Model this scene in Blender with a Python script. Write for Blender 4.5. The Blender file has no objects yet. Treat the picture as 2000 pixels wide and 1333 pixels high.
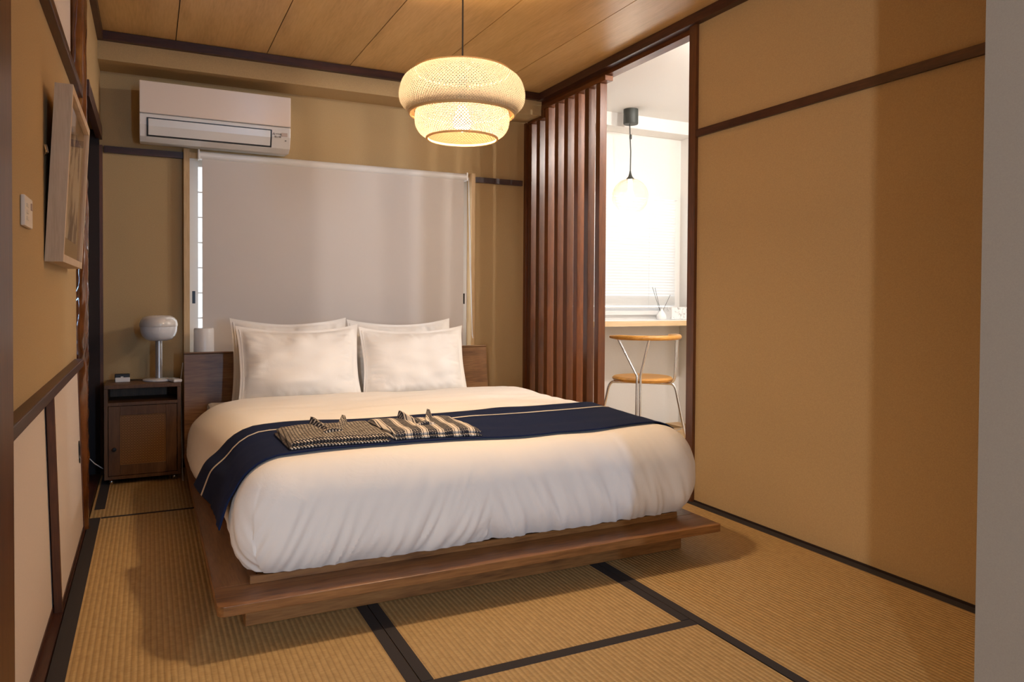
import bpy, bmesh, math, random
from mathutils import Vector, Matrix, noise
from mathutils.bvhtree import BVHTree
random.seed(7)
R = math.radians
S = bpy.context.scene
COL = S.collection

# ------------------------------------------------------------------ camera
cam_d = bpy.data.cameras.new('camera'); cam = bpy.data.objects.new('camera', cam_d); COL.objects.link(cam)
F_PX, YAW, PITCH, ROLL, CY, EYE = 1443.67, R(26.161), R(-1.0414), R(.3554), 607.64, .97
fw = Vector((math.sin(YAW)*math.cos(PITCH), math.cos(YAW)*math.cos(PITCH), math.sin(PITCH)))
rt = Vector((math.cos(YAW), -math.sin(YAW), 0)); up = rt.cross(fw)
rt2 = rt*math.cos(ROLL) + up*math.sin(ROLL); up2 = -rt*math.sin(ROLL) + up*math.cos(ROLL)
M = Matrix((rt2, up2, -fw)).transposed().to_4x4(); M.translation = (0, 0, EYE)
cam.matrix_world = M
cam_d.sensor_width = 36; cam_d.lens = 36*F_PX/2000; cam_d.shift_y = -(666.5-CY)/2000; cam_d.clip_start = .02
S.camera = cam

# ------------------------------------------------------------------ world, view, big lights
W = bpy.data.worlds.new('world'); S.world = W; W.use_nodes = True
W.node_tree.nodes['Background'].inputs[0].default_value = (.82, .91, 1, 1)
W.node_tree.nodes['Background'].inputs[1].default_value = 4
S.view_settings.view_transform = 'Standard'; S.view_settings.look = 'None'
S.view_settings.exposure = 0; S.view_settings.gamma = 1; S.view_settings.use_curve_mapping = False

def area_light(name, loc, target, sx, sy, power, col):
    d = bpy.data.lights.new(name, 'AREA'); d.shape = 'RECTANGLE'; d.size = sx; d.size_y = sy; d.energy = power; d.color = col
    o = bpy.data.objects.new(name, d); COL.objects.link(o); o.location = loc
    o.rotation_euler = (Vector(target)-Vector(loc)).to_track_quat('-Z', 'Y').to_euler(); return o
def point_light(name, loc, r, power, col):
    d = bpy.data.lights.new(name, 'POINT'); d.shadow_soft_size = r; d.energy = power; d.color = col
    o = bpy.data.objects.new(name, d); COL.objects.link(o); o.location = loc; return o
# daylight from the two narrow windows of the room the photograph is taken from
area_light('window_daylight', (1.60, -4.30, 1.30), (1.60, 3, .9), .12, 1.5, 74, (.40, .66, 1))
area_light('window_daylight', (-1.45, -2.42, 1.30), (2.33, 2.2, 1.1), .10, 1.5, 66, (1, .95, .92))

# ------------------------------------------------------------------ materials
def mat(name, col=(.8,.8,.8), rough=.6, metal=0, spec=.5, coat=0, build=None):
    m = bpy.data.materials.new(name); m.use_nodes = True
    nt = m.node_tree; b = nt.nodes['Principled BSDF']
    b.inputs['Base Color'].default_value = (*col, 1); b.inputs['Roughness'].default_value = rough
    b.inputs['Metallic'].default_value = metal; b.inputs['Specular IOR Level'].default_value = spec
    b.inputs['Coat Weight'].default_value = coat
    if build: build(nt, b)
    return m
def N(nt, t, **k):
    n = nt.nodes.new(t)
    for a, v in k.items():
        if a in n.inputs: n.inputs[a].default_value = v
        else: setattr(n, a, v)
    return n
def coords(nt, scale=(1,1,1), rot=(0,0,0), out='Object'):
    tc = N(nt, 'ShaderNodeTexCoord'); mp = N(nt, 'ShaderNodeMapping')
    mp.inputs['Scale'].default_value = scale; mp.inputs['Rotation'].default_value = rot
    nt.links.new(tc.outputs[out], mp.inputs[0]); return mp.outputs[0]
def ramp(nt, fac, stops):
    r = N(nt, 'ShaderNodeValToRGB'); e = r.color_ramp.elements
    while len(e) < len(stops): e.new(.5)
    for i, (p, c) in enumerate(stops): e[i].position = p; e[i].color = (*c, 1)
    nt.links.new(fac, r.inputs[0]); return r.outputs[0]
def bump(nt, b, h, strength, dist=.002):
    n = N(nt, 'ShaderNodeBump'); n.inputs['Strength'].default_value = strength; n.inputs['Distance'].default_value = dist
    nt.links.new(h, n.inputs['Height']); nt.links.new(n.outputs[0], b.inputs['Normal'])
def wood(name, c1, c2, c3, axis='x', sc=1, rough=.45, spec=.5, coat=0, var=0):
    def bld(nt, b):
        st = {'x': (1.2,14,14), 'y': (14,1.2,14), 'z': (14,14,1.2)}[axis]
        v = coords(nt, tuple(s*sc for s in st))
        n1 = N(nt, 'ShaderNodeTexNoise', Scale=1.6, Detail=7, Roughness=.62, Distortion=.6); nt.links.new(v, n1.inputs[0])
        st2 = tuple(s*sc*6 for s in st); v2 = coords(nt, st2)
        n2 = N(nt, 'ShaderNodeTexNoise', Scale=2.5, Detail=3); nt.links.new(v2, n2.inputs[0])
        mx = N(nt, 'ShaderNodeMix', data_type='FLOAT'); mx.inputs[0].default_value = .35
        nt.links.new(n1.outputs[0], mx.inputs[2]); nt.links.new(n2.outputs[0], mx.inputs[3])
        c = ramp(nt, mx.outputs[0], [(.34, c1), (.5, c2), (.68, c3)])
        if var:      # boards differ a little from one another
            oi = N(nt, 'ShaderNodeObjectInfo'); mr = N(nt, 'ShaderNodeMapRange'); mr.inputs[3].default_value = 1-var; mr.inputs[4].default_value = 1+var
            nt.links.new(oi.outputs['Random'], mr.inputs[0]); hs = N(nt, 'ShaderNodeHueSaturation'); nt.links.new(mr.outputs[0], hs.inputs['Value']); nt.links.new(c, hs.inputs['Color']); c = hs.outputs[0]
        nt.links.new(c, b.inputs['Base Color']); bump(nt, b, n2.outputs[0], .12, .001)
    return mat(name, c2, rough, 0, spec, coat, bld)
def plaster(name, col, k=.12, sc=260, bs=.35):
    def bld(nt, b):
        v = coords(nt)
        n = N(nt, 'ShaderNodeTexNoise', Scale=sc, Detail=4, Roughness=.7); nt.links.new(v, n.inputs[0])
        c = ramp(nt, n.outputs[0], [(.25, tuple(x*(1-k) for x in col)), (.75, tuple(min(1, x*(1+k)) for x in col))])
        nt.links.new(c, b.inputs['Base Color']); bump(nt, b, n.outputs[0], bs, .0015)
    return mat(name, col, .9, 0, .2, 0, bld)
def fabric(name, col, k=.05, sc=900, bs=.15, rough=.95):
    return plaster(name, col, k, sc, bs)

def bld_tatami(nt, b):
    v = coords(nt, out='Object')
    w = N(nt, 'ShaderNodeTexWave', wave_type='BANDS', bands_direction='X', wave_profile='SIN'); w.inputs['Scale'].default_value = 1/.0155*math.pi/10*1.0; w.inputs['Distortion'].default_value = .25; w.inputs['Detail'].default_value = 1
    nt.links.new(v, w.inputs[0])
    v2 = coords(nt, (40, 420, 40)); n = N(nt, 'ShaderNodeTexNoise', Scale=1.0, Detail=3); nt.links.new(v2, n.inputs[0])
    v3 = coords(nt, (64, 26, 1)); n3 = N(nt, 'ShaderNodeTexNoise', Scale=1.0, Detail=2); nt.links.new(v3, n3.inputs[0])
    c = ramp(nt, n.outputs[0], [(.2, (.41,.26,.105)), (.5, (.53,.36,.16)), (.8, (.63,.45,.22))])
    mx = N(nt, 'ShaderNodeMix', data_type='RGBA', blend_type='MULTIPLY'); mx.inputs[0].default_value = 1
    rb = ramp(nt, w.outputs[0], [(0, (.76,.73,.70)), (.30, (1,1,1))])
    nt.links.new(c, mx.inputs[6]); nt.links.new(rb, mx.inputs[7])
    mx2 = N(nt, 'ShaderNodeMix', data_type='RGBA', blend_type='MULTIPLY'); mx2.inputs[0].default_value = .7
    rb2 = ramp(nt, n3.outputs[0], [(.3, (.80,.78,.74)), (.65, (1.0,1.0,1.0))])
    nt.links.new(mx.outputs[2], mx2.inputs[6]); nt.links.new(rb2, mx2.inputs[7])
    nt.links.new(mx2.outputs[2], b.inputs['Base Color'])
    ad = N(nt, 'ShaderNodeMath', operation='MULTIPLY_ADD'); ad.inputs[1].default_value = .35
    nt.links.new(n.outputs[0], ad.inputs[0]); nt.links.new(w.outputs[0], ad.inputs[2])
    bump(nt, b, ad.outputs[0], .55, .003)
TATAMI = mat('tatami straw', (.5,.35,.16), .62, 0, .35, 0, bld_tatami)
HERI = fabric('dark edge cloth', (.045,.040,.042), .3, 700)
WALL = plaster('sand plaster wallpaper', (.49,.340,.172), .13)
WALLW = plaster('white painted wall', (.82,.80,.77), .02, 120, .05)
WALLG = plaster('grey plaster', (.36,.355,.35), .06, 300, .3)
CEIL = wood('cedar ceiling board', (.52,.300,.105), (.64,.390,.150), (.73,.470,.200), 'y', .55, .36, .5, var=.06)
TRIM = wood('dark stained wood', (.030,.010,.006), (.055,.018,.010), (.095,.032,.016), 'y', 1, .38, .45)
TRIMX = wood('dark stained wood across', (.030,.010,.006), (.055,.018,.010), (.095,.032,.016), 'x', 1, .38, .45)
TRIMZ = wood('dark stained upright', (.06,.020,.008), (.11,.038,.014), (.17,.06,.022), 'z', 1, .34, .5)
SLATM = wood('red brown slat wood', (.065,.017,.004), (.125,.036,.008), (.20,.066,.015), 'z', .8, .28, .5, var=.32)
LINT = wood('red brown lintel wood', (.065,.017,.004), (.125,.036,.008), (.20,.066,.015), 'y', .8, .35, .4)
OAKX = wood('walnut bed board across', (.10,.038,.010), (.235,.100,.030), (.36,.170,.055), 'x', .8, .36, .5)
OAKY = wood('walnut bed board along', (.10,.038,.010), (.215,.090,.028), (.33,.155,.052), 'y', .8, .36, .5)
HEADM = wood('walnut headboard', (.12,.050,.016), (.235,.110,.038), (.35,.18,.07), 'x', .8, .4, .5)
NSTAND = wood('walnut nightstand wood', (.085,.042,.020), (.14,.068,.030), (.20,.10,.044), 'z', 1, .5, .4)
PALEW = wood('pale window wood', (.50,.31,.15), (.62,.42,.22), (.72,.51,.29), 'z', .7, .5, .3)
FRAMEW = wood('light ash picture frame', (.50,.36,.23), (.60,.45,.30), (.68,.53,.37), 'z', 1, .5, .3)
FLOORK = wood('oak plank', (.42,.25,.10), (.55,.35,.16), (.66,.45,.23), 'y', .7, .4, .4, var=.15)
CHAIRW = wood('honey wood', (.40,.18,.030), (.55,.26,.05), (.66,.34,.08), 'x', 1, .3, .5)
COUNT = wood('pale counter edge', (.60,.42,.22), (.72,.53,.31), (.80,.62,.40), 'x', .7, .5, .3)
COUNTW = mat('white counter top', (.86,.85,.83), .3)
WHITE = mat('white plastic', (.80,.78,.76), .28, 0, .5)
WHITEG = mat('glossy white panel', (.86,.76,.69), .12, 0, .5, .3)
PAPER = plaster('sliding door paper', (.72,.60,.51), .05, 320, .25)
BLACK = mat('black plastic', (.012,.012,.013), .35)
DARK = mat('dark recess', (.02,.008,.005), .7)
CHROME = mat('chrome tube', (.72,.72,.74), .14, 1)
def bld_pillar(nt, b):
    v = coords(nt, (9,9,5)); n = N(nt, 'ShaderNodeTexNoise', Scale=1.5, Detail=4); nt.links.new(v, n.inputs[0])
    nt.links.new(ramp(nt, n.outputs[0], [(.3, (.06,.016,.004)), (.7, (.20,.062,.014))]), b.inputs['Base Color'])
PILLAR = mat('polished natural trunk', (.16,.05,.012), .10, 0, .6, .5, bld_pillar)
def bld_cotton(nt, b):
    v = coords(nt); n = N(nt, 'ShaderNodeTexNoise', Scale=9, Detail=5, Roughness=.55, Distortion=.8); nt.links.new(v, n.inputs[0])
    bump(nt, b, n.outputs[0], .22, .012)
    b.inputs['Sheen Weight'].default_value = .15
LINEN = mat('white cotton', (.86,.83,.80), .85, 0, .2, 0, bld_cotton)
LINENP = mat('white pillow cotton', (.88,.86,.83), .85, 0, .2, 0, bld_cotton)
SHEET = mat('white sheet', (.84,.82,.80), .85, 0, .2)
NAVY = fabric('navy cloth', (.006,.014,.055), .35, 900, .2)
STRIPE = fabric('cream stripe', (.62,.58,.54), .08, 900)
def translucent(name, col, tr, rough=.6, mixc=None):
    def bld(nt, b):
        t = N(nt, 'ShaderNodeBsdfTranslucent'); t.inputs[0].default_value = (*(mixc or col), 1)
        mx = N(nt, 'ShaderNodeMixShader'); mx.inputs[0].default_value = tr
        nt.links.new(b.outputs[0], mx.inputs[1]); nt.links.new(t.outputs[0], mx.inputs[2])
        nt.links.new(mx.outputs[0], nt.nodes['Material Output'].inputs[0])
    return mat(name, col, rough, 0, .3, 0, bld)
BLINDM = translucent('roller blind cloth', (.70,.645,.605), .03, .9, (.6,.57,.55))
SHOJIP = translucent('shoji paper', (.9,.9,.9), .75, .8)
SLATB = translucent('white blind slat', (.80,.79,.77), .07, .6)
def bamboo(name, inner, tr):
    def bld(nt, b):
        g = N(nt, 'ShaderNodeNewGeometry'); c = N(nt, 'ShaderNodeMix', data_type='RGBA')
        c.inputs[6].default_value = (*inner, 1); c.inputs[7].default_value = (.74,.58,.36,1)      # inner face darkened as painted shade for the weave gaps, pale outer skin
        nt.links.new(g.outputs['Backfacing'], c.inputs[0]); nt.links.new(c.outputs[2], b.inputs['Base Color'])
        t = N(nt, 'ShaderNodeBsdfTranslucent'); t.inputs[0].default_value = (.92,.86,.72,1)
        mx = N(nt, 'ShaderNodeMixShader'); mx.inputs[0].default_value = tr
        nt.links.new(b.outputs[0], mx.inputs[1]); nt.links.new(t.outputs[0], mx.inputs[2]); nt.links.new(mx.outputs[0], nt.nodes['Material Output'].inputs[0])
    return mat(name, (.74,.58,.36), .7, 0, .05, 0, bld)
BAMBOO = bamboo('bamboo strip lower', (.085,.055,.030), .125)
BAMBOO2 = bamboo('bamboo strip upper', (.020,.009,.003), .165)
RIM = translucent('bamboo rim', (.62,.40,.18), .12, .5, (.8,.55,.28))
def emis(name, col, st):
    def bld(nt, b):
        b.inputs['Emission Color'].default_value = (*col, 1); b.inputs['Emission Strength'].default_value = st
    return mat(name, col, .5, 0, .5, 0, bld)
BULB = emis('lit bulb', (1,.84,.60), 26)
def bld_globe(nt, b):
    tr = N(nt, 'ShaderNodeBsdfTransparent'); tr.inputs[0].default_value = (.97,.95,.92,1)
    lw = N(nt, 'ShaderNodeLayerWeight'); lw.inputs[0].default_value = .38
    mx = N(nt, 'ShaderNodeMixShader'); nt.links.new(lw.outputs['Facing'], mx.inputs[0])
    nt.links.new(tr.outputs[0], mx.inputs[1]); nt.links.new(b.outputs[0], mx.inputs[2]); nt.links.new(mx.outputs[0], nt.nodes['Material Output'].inputs[0])
GLOBEM = mat('amber tinted globe glass', (.66,.55,.42), .08, 0, .6, 0, bld_globe)
def bld_glass(nt, b):
    b.inputs['Transmission Weight'].default_value = 1; b.inputs['IOR'].default_value = 1.1
GLASS = mat('clear glass', (.98,.97,.95), .03, 0, .5, 0, bld_glass)
CANOPY = mat('dark grey metal', (.05,.055,.05), .5, .2)
CANE = mat('rattan cane', (.38,.18,.055), .5)
LAMPW = mat('white lamp glass', (.80,.80,.82), .12, 0, .6, .4)
LAMPT = mat('glossy lamp cap', (.74,.70,.66), .08, 0, .6, .5)
LAMPM = mat('satin silver stem', (.62,.60,.58), .3, .6)
CABLE = mat('white cable', (.7,.7,.7), .5)
CORD = mat('black cord', (.015,.012,.01), .5)
def bld_art(nt, b):
    v = coords(nt, (1, 7, 5)); n = N(nt, 'ShaderNodeTexNoise', Scale=1.1, Detail=5, Roughness=.6, Distortion=.4); nt.links.new(v, n.inputs[0])
    nt.links.new(ramp(nt, n.outputs[0], [(.40, (.13,.09,.10)), (.47, (.30,.22,.20)), (.55, (.66,.54,.42))]), b.inputs['Base Color'])
ART = mat('ink picture', (.5,.4,.3), .8, 0, .2, 0, bld_art)
MATB = mat('tan picture mat', (.40,.27,.15), .8)
def bld_pg(nt, b):
    tr = N(nt, 'ShaderNodeBsdfTransparent'); gl = N(nt, 'ShaderNodeBsdfGlossy'); gl.inputs['Roughness'].default_value = .02
    lw = N(nt, 'ShaderNodeFresnel'); lw.inputs[0].default_value = 1.16
    mx = N(nt, 'ShaderNodeMixShader'); nt.links.new(lw.outputs[0], mx.inputs[0]); nt.links.new(tr.outputs[0], mx.inputs[1]); nt.links.new(gl.outputs[0], mx.inputs[2])
    nt.links.new(mx.outputs[0], nt.nodes['Material Output'].inputs[0])
PGLASS = mat('picture glazing', (1,1,1), .02, 0, .5, 0, bld_pg)
def bld_marble(nt, b):
    v = coords(nt); n = N(nt, 'ShaderNodeTexNoise', Scale=14, Detail=6, Roughness=.7, Distortion=2); nt.links.new(v, n.inputs[0])
    nt.links.new(ramp(nt, n.outputs[0], [(.36, (.42,.42,.42)), (.46, (.88,.88,.88)), (1, (.9,.9,.9))]), b.inputs['Base Color'])
MARBLE = mat('white marble', (.9,.9,.9), .3, 0, .5, 0, bld_marble)
def yukata(name, kind):
    def bld(nt, b):
        if kind == 0:   # linked lozenge net
            v = coords(nt, (34, 34, 0), (0, 0, R(45)))
            w1 = N(nt, 'ShaderNodeTexBrick'); w1.inputs['Scale'].default_value = 1.0; w1.inputs['Mortar Size'].default_value = .07
            w1.inputs['Color1'].default_value = (.74,.67,.57,1); w1.inputs['Color2'].default_value = (.34,.29,.25,1); w1.inputs['Mortar'].default_value = (.03,.028,.03,1)
            nt.links.new(v, w1.inputs[0]); c = w1.outputs[0]
        else:           # double stripes and zigzags
            v = coords(nt, (1,1,0))
            w = N(nt, 'ShaderNodeTexWave', wave_type='BANDS', bands_direction='X'); w.inputs['Scale'].default_value = 5.6; nt.links.new(v, w.inputs[0])
            ch = N(nt, 'ShaderNodeTexBrick'); ch.inputs['Scale'].default_value = 1; ch.inputs['Mortar Size'].default_value = .1
            ch.inputs['Color1'].default_value = (.74,.68,.60,1); ch.inputs['Color2'].default_value = (.30,.27,.25,1); ch.inputs['Mortar'].default_value = (.04,.04,.05,1)
            nt.links.new(coords(nt, (40,40,0), (0,0,R(38))), ch.inputs[0])
            st = ramp(nt, w.outputs[0], [(.0, (0,0,0)), (.62, (0,0,0)), (.64, (1,1,1)), (.80, (1,1,1)), (.82, (0,0,0)), (.9, (0,0,0)), (.92, (1,1,1))])
            mk = N(nt, 'ShaderNodeMath', operation='GREATER_THAN'); mk.inputs[1].default_value = .62; nt.links.new(w.outputs[0], mk.inputs[0])
            sc = N(nt, 'ShaderNodeMix', data_type='RGBA'); nt.links.new(st, sc.inputs[0]); sc.inputs[6].default_value = (.04,.04,.05,1); sc.inputs[7].default_value = (.68,.62,.55,1)
            mx = N(nt, 'ShaderNodeMix', data_type='RGBA'); nt.links.new(mk.outputs[0], mx.inputs[0]); nt.links.new(ch.outputs[0], mx.inputs[6]); nt.links.new(sc.outputs[2], mx.inputs[7]); c = mx.outputs[2]
        nt.links.new(c, b.inputs['Base Color'])
    return mat(name, (.4,.38,.35), .9, 0, .2, 0, bld)
YUK = [yukata('lozenge print cotton', 0), yukata('stripe and zigzag print cotton', 1)]

# ------------------------------------------------------------------ mesh helpers
class MB:
    def __init__(s): s.v = []; s.f = []
    def add(s, vs, fs):
        o = len(s.v); s.v += [tuple(p) for p in vs]; s.f += [tuple(i+o for i in f) for f in fs]; return s
    def box(s, x0, x1, y0, y1, z0, z1):
        vs = [(x,y,z) for z in (z0,z1) for y in (y0,y1) for x in (x0,x1)]
        return s.add(vs, [(0,2,3,1),(4,5,7,6),(0,1,5,4),(2,6,7,3),(0,4,6,2),(1,3,7,5)])
    def grid(s, rows, cu=False, cv=False):
        n, m = len(rows), len(rows[0]); vs = [p for r in rows for p in r]; fs = []
        for i in range(n if cu else n-1):
            for j in range(m if cv else m-1):
                a, b = i*m+j, i*m+(j+1) % m; c, d = ((i+1) % n)*m+(j+1) % m, ((i+1) % n)*m+j
                fs.append((a, b, c, d))
        return s.add(vs, fs)
    def tube(s, path, r, n=10, caps=True):
        path = [Vector(p) for p in path]; rows = []; prev = None
        for i, p in enumerate(path):
            t = (path[min(i+1, len(path)-1)] - path[max(i-1, 0)]).normalized()
            if prev is None: a = t.orthogonal().normalized()
            else: a = (prev - t*prev.dot(t)).normalized()
            prev = a; b = t.cross(a); rr = r[i] if isinstance(r, (list, tuple)) else r
            rows.append([p + (a*math.cos(q) + b*math.sin(q))*rr for q in (2*math.pi*k/n for k in range(n))])
        o = len(s.v); s.grid(rows, cv=True)
        if caps: s.f.append(tuple(o+n-1-k for k in range(n))); s.f.append(tuple(o+(len(rows)-1)*n+k for k in range(n)))
        return s
    def lathe(s, prof, n=48, c=(0,0,0), caps=False):
        rows = [[(c[0]+r*math.cos(2*math.pi*k/n), c[1]+r*math.sin(2*math.pi*k/n), c[2]+z) for k in range(n)] for r, z in prof]
        o = len(s.v); s.grid(rows, cv=True)
        if caps: s.f.append(tuple(o+n-1-k for k in range(n))); s.f.append(tuple(o+(len(rows)-1)*n+k for k in range(n)))
        return s
    def prism(s, poly, axis, a, b):   # polygon in the other two axes, extruded along axis
        def P(q, t): return {'x': (t,q[0],q[1]), 'y': (q[0],t,q[1]), 'z': (q[0],q[1],t)}[axis]
        n = len(poly); vs = [P(q, a) for q in poly]+[P(q, b) for q in poly]
        return s.add(vs, [tuple(range(n)), tuple(range(2*n-1, n-1, -1))]+[(i, (i+1) % n, n+(i+1) % n, n+i) for i in range(n)])
    def map(s, fn): s.v = [tuple(fn(Vector(p))) for p in s.v]; return s
def obj(name, mb, m, parent=None, smooth=False, bevel=0, kind=None, label=None, loc=None, weld=False, recalc=True):
    me = bpy.data.meshes.new(name); me.from_pydata(mb.v, [], mb.f)
    bm = bmesh.new(); bm.from_mesh(me)
    if weld: bmesh.ops.remove_doubles(bm, verts=bm.verts, dist=1e-5)
    if recalc: bmesh.ops.recalc_face_normals(bm, faces=bm.faces)
    bm.to_mesh(me); bm.free()
    me.materials.append(m)
    if smooth:
        for p in me.polygons: p.use_smooth = True
        me.set_sharp_from_angle(angle=R(42))
    o = bpy.data.objects.new(name, me); COL.objects.link(o)
    if parent: o.parent = parent
    if loc: o.location = loc
    if bevel:
        b = o.modifiers.new('bevel', 'BEVEL'); b.width = bevel; b.segments = 2; b.limit_method = 'ANGLE'
    if kind: o['kind'] = kind
    if label: o['label'] = label
    return o
def box(name, x0, x1, y0, y1, z0, z1, m, parent=None, bevel=0, kind=None, label=None):
    return obj(name, MB().box(x0, x1, y0, y1, z0, z1), m, parent, bevel=bevel, kind=kind, label=label)
def struct(name, mb, m, bevel=0, parent=None):
    return obj(name, mb, m, parent, bevel=bevel, kind=None if parent else 'structure')
def sbox(name, *a, bevel=0, parent=None):
    return struct(name, MB().box(*a[:6]), a[6], bevel, parent)
def thing(name, label, cat, loc=(0,0,0), rz=0, group=None):
    o = bpy.data.objects.new(name, None); COL.objects.link(o); o.location = loc; o.rotation_euler = (0,0,rz); o.empty_display_size = .05
    o['label'] = label; o['category'] = cat
    if group: o['group'] = group
    return o
def tag(o, label, cat, group=None):
    o['label'] = label; o['category'] = cat
    if group: o['group'] = group
    return o
def instance(src, name, parent, loc=(0,0,0)):
    c = src.copy(); COL.objects.link(c); c.name = name; c.parent = parent; c.location = loc; return c
def sm(a, b, t): t = max(0, min(1, (t-a)/(b-a))); return t*t*(3-2*t)

# ------------------------------------------------------------------ room numbers (metres)
XL, XR, YW, ZC = -.265, 2.333, 4.55, 2.31
YB, ZB = 4.325, 2.172             # front and underside of the boxed beam on the back wall
KX, KY, KZ = 3.73, 4.62, 2.30     # kitchen right wall, back wall, ceiling

# ------------------------------------------------------------------ floors
floor = sbox('floor', -.60, 2.40, .90, 4.60, -.08, -.022, DARK)
def mat_piece(x0, x1, y0, y1, bands):
    cx, cy = (x0+x1)/2, (y0+y1)/2; g = .0015
    o = obj('tatami_mat', MB().box(x0-cx+g, x1-cx-g, y0-cy+g, y1-cy-g, -.022, 0), TATAMI, floor, loc=(cx, cy, 0))
    for (a, b, c, d) in bands: box('edge_band', a-cx+g, b-cx-g, c-cy+g, d-cy-g, -.002, .0016, HERI, o)
mat_piece(-.235, .612, 1.05, 3.66, [(-.235,-.190,1.05,3.66), (.577,.612,1.05,3.66), (-.19,.577,3.640,3.66)])
mat_piece(.612, 1.465, 1.75, 3.66, [(.612,.647,1.75,3.66), (1.431,1.465,1.75,3.66)])
mat_piece(.612, 1.465, .96, 1.75, [(.612,1.465,1.712,1.75)])
mat_piece(1.465, 2.333, .96, 2.76, [(1.465,1.500,.96,2.76), (2.288,2.333,.96,2.76)])
mat_piece(1.465, 2.333, 2.76, 4.55, [(1.465,1.500,2.76,4.55), (2.288,2.333,2.76,4.55)])
mat_piece(-.235, 1.465, 3.66, 4.55, [(-.225,-.180,3.80,4.55)])
# kitchen floor of oak planks
fk = sbox('floor_kitchen', 2.333, 3.80, 1.4, 4.70, -.08, -.02, DARK)
pl = None
for i in range(10):
    for j in range(5):
        L0 = .68; x0 = 2.345+i*.14; y0 = 1.45+j*L0-(i % 3)*.22
        y1 = min(y0+L0, 4.64); y0c = max(y0, 1.45)
        if y1-y0c < .05: continue
        obj('plank', MB().box(-.069, .069, -(y1-y0c)/2+.0008, (y1-y0c)/2-.0008, -.02, 0), FLOORK, fk, loc=(x0+.07, (y0c+y1)/2, 0))
sbox('floor_front', -3.0, 2.9, -4.7, .90, -.08, -.001, FLOORK)
sbox('trim_threshold', 2.333, 2.40, 2.76, 4.55, -.08, .004, TRIM)

# ------------------------------------------------------------------ ceiling of boards
ceil = sbox('ceiling', -.45, 2.40, .90, 4.60, 2.322, 2.38, DARK)
edges = [-.332, .1303, .5892, 1.0501, 1.5124, 1.972, 2.345]
for a, b in zip(edges, edges[1:]):
    c = (a+b)/2
    obj('ceiling_board', MB().box(a-c+.0022, b-c-.0022, -1.7, 1.7, 0, .010), CEIL, ceil, loc=(c, 2.64, ZC+.002))
sbox('ceiling_front', -3.0, 2.9, -4.7, .96, 2.40, 2.5, WALLW)
sbox('ceiling_kitchen', 2.40, 3.85, 1.4, 4.70, KZ, KZ+.08, WALLW)
# ceiling trims
sbox('trim_back', -.250, 2.30, 4.292, 4.327, 2.266, ZC, TRIMX)
sbox('trim_right', 2.297, 2.37, 1.05, 4.55, 2.264, ZC, TRIM)
sbox('trim_left', -.26, -.206, 1.05, 4.30, 2.266, ZC, TRIM)

# ------------------------------------------------------------------ back wall with its window opening
WX0, WX1, WZ0, WZ1 = .175, 1.938, .50, 1.775
wb = MB()
wb.box(-.60, WX0, YW, YW+.12, -.05, 2.36).box(WX1, 2.42, YW, YW+.12, -.05, 2.36).box(WX0, WX1, YW, YW+.12, WZ1, 2.36).box(WX0, WX1, YW, YW+.12, -.05, WZ0)
struct('wall_back', wb, WALL)
sbox('wall_beam', -.245, 2.333, YB, YW+.001, ZB, 2.31, WALL)
sbox('trim_rail_back', -.215, WX0-.001, YW-.022, YW+.01, 1.735, 1.77, TRIMX)
sbox('trim_rail_back', WX1+.001, 2.30, YW-.022, YW+.01, 1.735, 1.77, TRIMX)
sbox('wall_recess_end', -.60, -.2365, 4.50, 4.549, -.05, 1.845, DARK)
sbox('trim_corner', -.236, -.221, YW-.035, YW+.01, 0, 1.77, TRIMZ)
sbox('baseboard_back', -.21, 2.30, YW-.012, YW+.01, 0, .05, TRIMX)

# window 1: pale wood casing, white shoji leaves, paper
w1 = obj('window_1', MB().box(WX0, WX0+.030, YW-.045, YW+.11, WZ0, WZ1+.012).box(WX1-.027, WX1, YW-.045, YW+.11, WZ0, WZ1+.012)
         .box(WX0+.03, WX1-.027, YW-.01, YW+.11, WZ1-.03, WZ1).box(WX0+.03, WX1-.027, YW-.045, YW+.11, WZ0, WZ0+.03), PALEW, kind='structure')
SHW = mat('white shoji wood', (.82,.80,.77), .6)
for s, (a, b) in enumerate(((WX0+.031, 1.052), (1.062, WX1-.028))):
    yy = YW+.005 if s == 0 else YW+.03
    st = .045
    leaf = obj('shoji_leaf', MB().box(a, a+st, yy, yy+.024, WZ0+.03, WZ1-.031).box(b-st, b, yy, yy+.024, WZ0+.03, WZ1-.031)
               .box(a+st, b-st, yy, yy+.024, WZ1-.075, WZ1-.031).box(a+st, b-st, yy, yy+.024, WZ0+.03, WZ0+.09), SHW, w1)
    z = WZ1-.075
    while z > WZ0+.15:
        z -= .143; box('muntin', a+st, b-st, yy+.004, yy+.016, z-.004, z+.004, SHW, leaf)
    for k in range(1, 4):
        x = a+st+(b-a-2*st)*k/4; box('muntin', x-.004, x+.004, yy+.004, yy+.016, WZ0+.09, WZ1-.075, SHW, leaf)
    box('paper', a+st, b-st, yy+.017, yy+.018, WZ0+.09, WZ1-.075, SHOJIP, leaf)
    hx = a+.022 if s == 0 else b-.022
    box('finger_pull', hx-.008, hx+.008, yy-.001, yy+.004, .925, .995, BLACK, leaf)

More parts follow.
